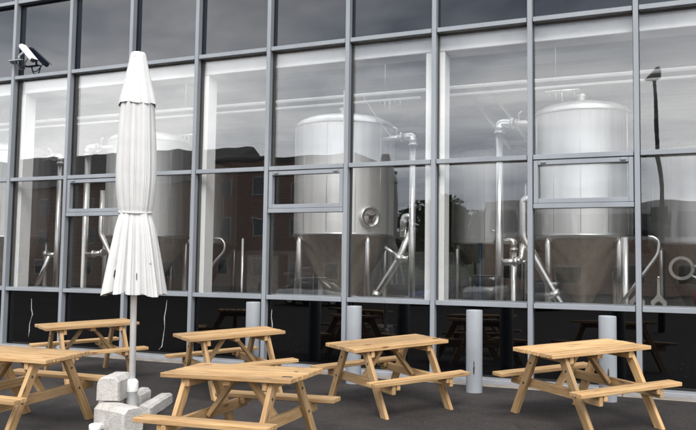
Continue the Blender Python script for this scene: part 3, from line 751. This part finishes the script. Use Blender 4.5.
bm = BM(); add_box(bm, .05, ln + .05, -.050, .050, .052, .060, .003); obj('sunshield', bm, M['cctv'], cb)

# ------------------------------------------------------------------ folded parasol
PX, PY = 6.057, -3.766; PZ = gz(PX, PY)
par = thing('folded_parasol', 'tall white folded parasol tied at the waist, standing among concrete blocks', 'parasol', (PX, PY, PZ))
par.rotation_euler = (.009, -.011, 0)
bm = BM(); add_tube(bm, [(0, 0, .25), (0, 0, 3.9)], .033, 20); obj('pole', bm, M['pole'], par)
bm = BM(); add_lathe(bm, [(.058, .0), (.058, .298), (.064, .301), (.066, .31), (.066, .395), (.062, .41), (.045, .43), (.034, .436)], 28, cap=False); obj('pole_sleeve', bm, M['white_paint'], par)
RV = Vector((.776, .63, 0)); FV = Vector((-.63, .776, 0))
for da, db, ln_ in ((-.62, -.78, .56), (.60, .80, .22)):
    dv = RV * da + FV * db
    bm, m = stick(dv * .05 + Vector((0, 0, .03)), dv * ln_ + Vector((0, 0, .03)), .07, .05, Vector((-dv.y, dv.x, 0)))
    obj('base_arm', bm, M['white_paint'], par, mat4=m)
    bm = BM(); add_lathe(bm, [(.055, 0), (.06, .01), (.06, .06), (.05, .07)], 20, dv.x * ln_, dv.y * ln_); obj('foot_cap', bm, M['white_paint'], par)
def interp(tab, z):
    if z <= tab[0][0]: return tab[0][1]
    if z >= tab[-1][0]: return tab[-1][1]
    for k in range(len(tab) - 1):
        (z0, a), (z1, b) = tab[k], tab[k + 1]
        if z0 <= z <= z1:
            zm, am = tab[k - 1] if k else (2 * z0 - z1, 2 * a - b)
            zn, an = tab[k + 2] if k + 2 < len(tab) else (2 * z1 - z0, 2 * b - a)
            h = z1 - z0; s = (z - z0) / h
            m0 = (b - am) / (z1 - zm) * h; m1 = (an - a) / (zn - z0) * h
            return (2 * s ** 3 - 3 * s * s + 1) * a + (s ** 3 - 2 * s * s + s) * m0 + (3 * s * s - 2 * s ** 3) * b + (s ** 3 - s * s) * m1
def pleated(z0, z1, rtab, atab, nz, na, nf, seed, hem_amp=0.0, hem_n=9, marks=(), sharp=1.0):
    """hanging cloth: rounded flutes between narrow creases that run nearly straight down"""
    rnd = random.Random(seed); ph = [rnd.uniform(0, 2 * PI) for _ in range(8)]
    cuts = []; acc = 0.0
    for _ in range(nf):
        acc += rnd.uniform(.55, 1.5); cuts.append(acc)
    cuts = [2 * PI * c_ / acc for c_ in cuts]
    hgt = [rnd.uniform(.35, 1.25) for _ in range(nf)]; skew = [rnd.uniform(.28, .72) for _ in range(nf)]
    drift = [rnd.uniform(-.05, .05) for _ in range(nf)]
    fcuts = sorted(rnd.uniform(0, 2 * PI) for _ in range(nf * 2))
    bm = BM(); rings = []
    for j in range(nz + 1):
        s = j / nz; row = []
        for i in range(na):
            th = 2 * PI * i / na
            tt = (th + .035 * math.sin((z0 + (z1 - z0) * s) * 1.3 + ph[0])) % (2 * PI)
            k = 0
            while k < nf - 1 and tt > cuts[k]: k += 1
            lo = cuts[k - 1] if k else 0.0; hi = cuts[k]
            u = (tt - lo) / (hi - lo)
            u = u + drift[k] * math.sin(PI * u) * (1 - s) * 2
            e = skew[k]; v = .5 * u / e if u < e else .5 + .5 * (u - e) / (1 - e)
            flute = math.sin(PI * min(1, max(0, v))) ** .55
            hem = hem_amp * ((flute - .5) * hgt[k] * 1.1 + .5 * math.sin(th * hem_n / 2 + ph[5])) * (1 - s) ** 6
            z = z0 + (z1 - z0) * s - hem
            r = interp(rtab, z); a = interp(atab, z)
            # secondary thin creases
            fd = min(abs((th - f_ + PI) % (2 * PI) - PI) for f_ in fcuts)
            crease = -math.exp(-(fd / .030) ** 2) * (.55 + .3 * math.sin(z * 1.1 + k))
            crink = .10 * noise.noise(Vector((math.cos(th) * 3.5, math.sin(th) * 3.5, z * .7 + seed))) + .03 * noise.noise(Vector((math.cos(th) * 14, math.sin(th) * 14, z * 1.6)))
            rr = r * (1 + a * ((flute * hgt[k] - .6) + crease * .5 + crink)) + .006 * math.sin(2 * th + ph[4] + z)
            row.append(bm.verts.new((rr * math.cos(th), rr * math.sin(th), z)))
        rings.append(row)
    for a_, b_ in zip(rings, rings[1:]):
        for i in range(na):
            f = bm.faces.new((a_[i], a_[(i + 1) % na], b_[(i + 1) % na], b_[i])); f.smooth = True
            c = f.calc_center_median(); th = math.atan2(c.y, c.x)
            for (mt, mz, mw, mh) in marks:
                dth = ((th - mt + PI) % (2 * PI)) - PI
                if (dth / mw) ** 2 + ((c.z - mz) / mh) ** 2 < 1: f.material_index = 1
    return bm
FRONT = math.atan2(CAM.y - PY, CAM.x - PX)
rt_main = [(1.2, .335), (1.34, .318), (1.55, .288), (1.8, .250), (2.05, .204), (2.15, .176), (2.2, .168), (2.27, .180), (2.55, .207), (2.9, .203), (3.2, .188), (3.4, .175), (3.6, .13), (3.8, .07)]
at_main = [(1.2, .36), (1.6, .28), (2.0, .18), (2.2, .10), (2.4, .13), (2.9, .14), (3.4, .13), (3.8, .08)]
bm = pleated(1.345, 3.75, rt_main, at_main, 190, 460, 13, 5, .035, 5, marks=[(FRONT - .66, 1.66, .028, .026), (FRONT - .74, 1.545, .030, .062), (FRONT + .10, 1.52, .024, .042), (FRONT + .60, 1.655, .026, .024)])
canopy = obj('canopy', bm, [M['cloth'], M['black']], par)
rt_v = [(3.30, .200), (3.38, .196), (3.5, .170), (3.65, .136), (3.8, .104), (3.9, .084), (3.96, .074)]
at_v = [(3.30, .17), (3.5, .13), (3.8, .08), (3.96, .03)]
bm = pleated(3.375, 3.93, rt_v, at_v, 60, 300, 11, 11, .016, 6)
obj('vent_flap', bm, M['cloth'], par)
bm = BM(); add_lathe(bm, [(.070, 3.885), (.078, 3.89), (.080, 3.93), (.074, 3.948), (.05, 3.956), (.0, 3.958)], 28, cap=False); obj('top_cap', bm, M['white_paint'], par)
bm = BM(); n = 120; rows = []
for k in range(n):
    th = 2 * PI * k / n; r_ = .177 + .004 * math.sin(5 * th)
    rows.append([bm.verts.new((math.cos(th) * q, math.sin(th) * q, 2.196 + .006 * math.sin(2 * th) + dz)) for q, dz in ((r_ - .008, -.012), (r_, -.010), (r_, .010), (r_ - .008, .012))])
for k in range(n):
    a, b2 = rows[k], rows[(k + 1) % n]
    for q in range(3):
        f = bm.faces.new((a[q], b2[q], b2[q + 1], a[q + 1])); f.smooth = True
obj('tie_band', bm, M['cloth'], par)

# ------------------------------------------------------------------ concrete kerb blocks
P0 = Vector((PX, PY, 0))
def block(a, b, ang, L_, W_, H_, z, label, cham=.09, roll_=0.0):
    """kerb stone; a right / b away from the parasol pole as seen from the tables, ang from 'away' towards 'right'"""
    p = P0 + RV * a + FV * b
    dirv = FV * math.cos(ang) + RV * math.sin(ang)
    yaw_ = math.atan2(dirv.y, dirv.x)
    bm = BM()
    prof = [(-W_ / 2, 0), (W_ / 2, 0), (W_ / 2, H_ - cham)]
    for k in range(1, 7):
        q = k / 6 * PI / 2
        prof.append((W_ / 2 - cham * .8 * (1 - math.cos(q)), H_ - cham + cham * math.sin(q)))
    prof += [(-W_ / 2 + cham * .5, H_), (-W_ / 2, H_ - cham * .5)]
    nx = 14; rows = []
    for i in range(nx + 1):
        x = -L_ / 2 + L_ * i / nx; ins = .012 if i in (0, nx) else 0
        row = []
        for (py, pz) in prof:
            v = Vector((x, py * (1 - ins / W_ * 2), ins + pz * (1 - 2 * ins / H_)))
            q = noise.noise(Vector((x * 9 + a * 5, py * 9 + b * 5, pz * 9))) * .006
            v.y += q; v.z += q * .7 if pz > .02 else 0
            row.append(bm.verts.new(v))
        rows.append(row)
    n_ = len(prof)
    for r0, r1 in zip(rows, rows[1:]):
        for k in range(n_):
            bm.faces.new((r0[k], r1[k], r1[(k + 1) % n_], r0[(k + 1) % n_]))
    bm.faces.new(rows[0][::-1]); bm.faces.new(rows[-1])
    bmesh.ops.recalc_face_normals(bm, faces=bm.faces[:])
    o = obj('concrete_block', bm, M['block'], None, loc=(p.x, p.y, gz(p.x, p.y) + z))
    o.rotation_euler = (roll_, 0, yaw_)
    return tag(o, label, 'concrete block', 'concrete kerb blocks weighing down the parasol base')
block(-.18, -.035, .31, .46, .24, .245, .252, 'pale concrete block on top of another, left of the parasol pole')
block(-.13, -.375, 2.5, .50, .25, .245, .005, 'mossy lower concrete block under the topmost one', cham=.10)
block(-.19, .10, 1.88, .26, .20, .245, .005, 'lower concrete block hidden behind the mossy one')
block(.26, .42, .32, .88, .16, .125, .005, 'long low concrete kerb reaching right from the pole foot', cham=.05)
block(.085, .60, .32, .40, .15, .20, .005, 'small round topped concrete block peeking out behind the pole foot', cham=.07)

# ------------------------------------------------------------------ what stands behind the viewer and shows in the glass
GB = gz(0, -40)
def long_building(x0, x1, yf, h, dep, label, wall, rows_, cols, roof=None, band=None, winw=1.1, winh=1.4, door=False):
    t = thing('brick_building' if band is None else 'office_building', label, 'building', (x0, yf, GB))
    w = x1 - x0
    hb = h if band is None else h - band
    obj('wall', box(0, w, -dep, 0, -.3, hb), M[wall], t)
    if band is not None:
        obj('cladding_band', box(-.05, w + .05, -dep, .06, hb + .002, h), M['clad'], t)
        nb = int(w / 2.4)
        for k in range(nb):
            xk = .4 + k * (w - .8) / nb
            obj('window', box(xk, xk + (w - .8) / nb - .35, .062, .10, hb + .35, h - .55), M['win'], t)
    for r_ in range(rows_):
        z = 1.0 + r_ * (hb - .6) / rows_
        for c_ in range(cols):
            x = (c_ + .5) * w / cols
            fr = obj('window', box(x - winw / 2 - .08, x + winw / 2 + .08, .002, .06, z - .08, z + winh + .08), M['winframe'], t)
            obj('pane', box(x - winw / 2, x + winw / 2, .061, .075, z, z + winh), M['win'], fr)
    if roof:
        bm = BM(); a = [bm.verts.new(p) for p in ((-.4, .5, h), (w + .4, .5, h), (w + .4, -dep - .5, h), (-.4, -dep - .5, h), (-.4, -dep / 2, h + roof), (w + .4, -dep / 2, h + roof))]
        for q in ((0, 1, 5, 4), (2, 3, 4, 5), (1, 2, 5), (3, 0, 4), (3, 2, 1, 0)): bm.faces.new([a[k] for k in q])
        bmesh.ops.recalc_face_normals(bm, faces=bm.faces[:]); obj('roof', bm, M['slate'], t)
    else:
        obj('parapet', box(-.1, w + .1, -dep, .12, h + .002, h + .35), M['clad' if band else 'slate'], t)
    return t
long_building(-62, -27, -48, 9.8, 12, 'red brick terrace with steep slate roof across the car park', 'brick', 3, 11, roof=3.9)
long_building(-26, -12.5, -46, 11.0, 10, 'taller red brown brick block with flat roof across the car park', 'brick', 3, 4)
long_building(-3.5, 34, -54, 7.2, 14, 'flat roofed brick office with pale glazed top band across the car park', 'brick2', 1, 8, band=2.6, winw=2.2, winh=1.5)
bm = BM()
hx = [-260 + i * 20 for i in range(28)]; rows = []
for j in range(9):
    rows.append([bm.verts.new((x, -100 - j * 16, GB + max(0, math.sin(min(1, j / 7) * PI / 2)) * (13 + 6 * noise.noise(Vector((x * .012, j * .2, 0))) + 2 * noise.noise(Vector((x * .07, j, 3)))))) for x in hx])
for a, b2 in zip(rows, rows[1:]):
    for i in range(len(hx) - 1):
        f = bm.faces.new((a[i], a[i + 1], b2[i + 1], b2[i])); f.smooth = True
tag(obj('hill', bm, M['hill']), kind='structure')
def tree(x, y, h, seed, label):
    rnd = random.Random(seed)
    t = thing('tree', label, 'tree', (x, y, GB), 0, 'trees across the car park')
    bm = BM(); add_tube(bm, [(0, 0, -.2), (.05, 0, h * .3), (-.1, .1, h * .6), (0, 0, h * .9)], [.22, .16, .09, .02], 10)
    for k in range(7):
        an = rnd.uniform(0, 2 * PI); z0 = h * rnd.uniform(.3, .65)
        add_tube(bm, [(0, 0, z0), (math.cos(an) * h * .2, math.sin(an) * h * .2, z0 + h * .18)], [.07, .02], 6)
    obj('trunk', bm, M['bark'], t)
    bm = BM()
    cl = [(Vector((rnd.gauss(0, h * .15), rnd.gauss(0, h * .15), h * rnd.uniform(.35, .95))), rnd.uniform(.09, .17) * h) for _ in range(22)]
    for c, r_ in cl:
        for _ in range(110):
            d = Vector((rnd.gauss(0, 1), rnd.gauss(0, 1), rnd.gauss(0, 1))).normalized() * r_ * rnd.uniform(.4, 1.05)
            p = c + d; s = rnd.uniform(.18, .36)
            u = Vector((rnd.gauss(0, 1), rnd.gauss(0, 1), rnd.gauss(0, 1))).normalized(); v = u.orthogonal().normalized()
            bm.faces.new([bm.verts.new(p + u * s), bm.verts.new(p + v * s * .6), bm.verts.new(p - u * s), bm.verts.new(p - v * s * .6)])
    obj('crown', bm, M['leaf'], t)
tree(-10.0, -62, 8.5, 1, 'green tree left of the office across the car park')
tree(-7.2, -66, 7.6, 2, 'smaller green tree beside the office corner')
tree(-12.0, -70, 9.2, 3, 'tallest green tree beside the flat roofed brick block')
# lamp post close behind the viewer
LX, LY = 10.98, -15.2; LZ = gz(LX, LY)
t = thing('street_lamp', 'dark street lamp post with hooded head and small box on its pole', 'street lamp', (LX, LY, LZ))
bm = BM(); add_tube(bm, [(.06, 0, 0), (.06, 0, 1.2), (.06, 0, 1.25), (.07, 0, 3.2), (.05, 0, 4.6), (-.03, 0, 6.0), (-.06, 0, 7.2), (-.08, 0, 8.2)], [.10, .10, .072, .068, .064, .062, .060, .058], 18); obj('pole', bm, M['lamp_metal'], t)
bm = BM(); rows = []
for (xx, hw, zl, zh) in [(-.36, .05, 8.16, 8.20), (-.28, .13, 8.15, 8.28), (-.14, .17, 8.14, 8.42), (-.02, .17, 8.15, 8.56), (.08, .14, 8.18, 8.58), (.14, .07, 8.26, 8.46)]:
    rows.append([bm.verts.new((xx, hw * math.cos(q), (zl + zh) / 2 + (zh - zl) / 2 * math.sin(q))) for q in [2 * PI * k / 12 for k in range(12)]])
for a_, b_ in zip(rows, rows[1:]):
    for k in range(12):
        f = bm.faces.new((a_[k], a_[(k + 1) % 12], b_[(k + 1) % 12], b_[k])); f.smooth = True
bm.faces.new(rows[0][::-1]); bm.faces.new(rows[-1]); bmesh.ops.recalc_face_normals(bm, faces=bm.faces[:])
obj('lamp_head', bm, M['lamp_metal'], t)
obj('sign_box', box(-.24, .24, -.12, .12, 3.55, 3.95, .02), M['lamp_metal'], t)
# parked cars
def car(x, y, rz, paint, label):
    t = thing('parked_car', label, 'car', (x, y, gz(x, y)), rz, 'cars parked across the yard')
    def loft(sec, name, mat, par_=None):
        bm = BM(); rows = []
        for (xx, hw, zl, zh) in sec:
            rows.append([bm.verts.new((xx, sy * wq * hw, zl + (zh - zl) * f_)) for sy, wq, f_ in ((-1, .9, 0), (-1, 1, .25), (-1, .97, .8), (-1, .80, 1), (1, .80, 1), (1, .97, .8), (1, 1, .25), (1, .9, 0))])
        for a, b2 in zip(rows, rows[1:]):
            for k in range(8):
                f = bm.faces.new((a[k], b2[k], b2[(k + 1) % 8], a[(k + 1) % 8])); f.smooth = True
        bm.faces.new(rows[0]); bm.faces.new(rows[-1][::-1]); bmesh.ops.recalc_face_normals(bm, faces=bm.faces[:])
        return obj(name, bm, mat, par_ or t)
    body = loft([(-2.1, .72, .35, .72), (-2.0, .82, .25, .90), (-1.2, .86, .22, .95), (0, .87, .22, .93), (1.0, .86, .22, .90), (1.7, .82, .24, .80), (2.05, .70, .32, .62)], 'body', M[paint])
    cab = loft([(-1.75, .68, .90, .98), (-1.2, .70, .90, 1.38), (-.3, .70, .90, 1.46), (.35, .69, .89, 1.40), (1.05, .66, .86, .94)], 'cabin_glass', M['carglass'])
    obj('roof', box(-1.1, .25, -.52, .52, 1.452, 1.485, .012), M[paint], cab)
    for wx in (-1.28, 1.3):
        for sy in (-1, 1):
            bm = BM(); add_tube(bm, [(wx, sy * .70, .31), (wx, sy * .88, .31)], .31, 24); w = obj('wheel', bm, M['rubber'], t)
            bm = BM(); add_tube(bm, [(wx, sy * .881, .31), (wx, sy * .89, .31)], .19, 20); obj('rim', bm, M['pipe'], w)
    for sy in (-1, 1):
        obj('headlight', box(1.93, 2.06, sy * .56 - .12, sy * .56 + .12, .55, .66, .02), M['headlight'], t)
        obj('tail_light', box(-2.1, -2.0, sy * .62 - .1, sy * .62 + .1, .62, .82, .02), M['tail'], t)
    return t
car(-5.0, -24, .1, 'car_silver', 'silver parked car near the red brown brick block')
car(-1.2, -30, 1.6, 'car_blue', 'dark blue parked car facing the hall across the yard')
car(1.9, -30.3, 1.55, 'car_silver', 'silver parked car beside the dark blue one')
car(5.2, -30.1, 1.58, 'car_grey', 'dark grey parked car in the row across the yard')
car(14.5, -33, .05, 'car_red', 'red parked car in front of the office')

# ------------------------------------------------------------------ light
SUN_EL, SUN_AZ = math.radians(47), math.radians(158)     # azimuth of the sun, clockwise from +y
sd = Vector((math.sin(SUN_AZ) * math.cos(SUN_EL), math.cos(SUN_AZ) * math.cos(SUN_EL), math.sin(SUN_EL)))
sun = bpy.data.lights.new('sun', 'SUN'); sun.energy = 2.2; sun.angle = math.radians(30); sun.color = (1, .97, .92)
so = bpy.data.objects.new('sun', sun); COL.objects.link(so); so.rotation_euler = sd.to_track_quat('Z', 'Y').to_euler()
w = bpy.data.worlds.new('World'); sc.world = w; w.use_nodes = True
nt = w.node_tree; nt.nodes.clear(); L = nt.links.new
out = nt.nodes.new('ShaderNodeOutputWorld')
sky = nt.nodes.new('ShaderNodeTexSky'); sky.sky_type = 'NISHITA'; sky.sun_disc = False; sky.sun_elevation = SUN_EL; sky.sun_rotation = SUN_AZ; sky.dust_density = 3.0
bg1 = N(nt, 'ShaderNodeBackground', Strength=.08); L(sky.outputs[0], bg1.inputs['Color'])
tc = nt.nodes.new('ShaderNodeTexCoord'); mp = nt.nodes.new('ShaderNodeMapping'); mp.inputs['Scale'].default_value = (1.0, 1.0, 3.4); L(tc.outputs['Generated'], mp.inputs['Vector'])
nz = N(nt, 'ShaderNodeTexNoise', Scale=2.1, Detail=7.0, Roughness=.55, Distortion=.35); L(mp.outputs[0], nz.inputs['Vector'])
rc = ramp(nt, [(.34, (.30, .33, .39)), (.46, (.72, .745, .79)), (.56, (1.0, 1.01, 1.03)), (.68, (1.45, 1.45, 1.44))]); L(nz.outputs['Fac'], rc.inputs['Fac'])
bg2 = N(nt, 'ShaderNodeBackground', Strength=1.95); 
sp = nt.nodes.new('ShaderNodeSeparateXYZ'); L(tc.outputs['Generated'], sp.inputs[0])
rg = ramp(nt, [(0, g3(1.25)), (.14, g3(1.25)), (.26, g3(1.0)), (.38, g3(.52)), (.6, g3(.56)), (.8, g3(.72)), (1, g3(.78))]); L(sp.outputs['Z'], rg.inputs['Fac'])
mg = N(nt, 'ShaderNodeMix', data_type='RGBA', blend_type='MULTIPLY'); mg.inputs['Factor'].default_value = 1.0; L(rc.outputs[0], mg.inputs['A']); L(rg.outputs[0], mg.inputs['B'])
L(mg.outputs['Result'], bg2.inputs['Color'])
mx = nt.nodes.new('ShaderNodeMixShader'); mx.inputs[0].default_value = .88
L(bg1.outputs[0], mx.inputs[1]); L(bg2.outputs[0], mx.inputs[2]); L(mx.outputs[0], out.inputs['Surface'])

# ------------------------------------------------------------------ render settings
sc.render.engine = 'CYCLES'
sc.view_settings.view_transform = 'Standard'; sc.view_settings.look = 'None'; sc.view_settings.exposure = .62; sc.view_settings.gamma = 1
sc.view_settings.use_curve_mapping = False
c = sc.cycles
c.use_denoising = True; c.max_bounces = 10; c.transparent_max_bounces = 24; c.glossy_bounces = 6; c.diffuse_bounces = 5
c.caustics_reflective = False; c.caustics_refractive = False
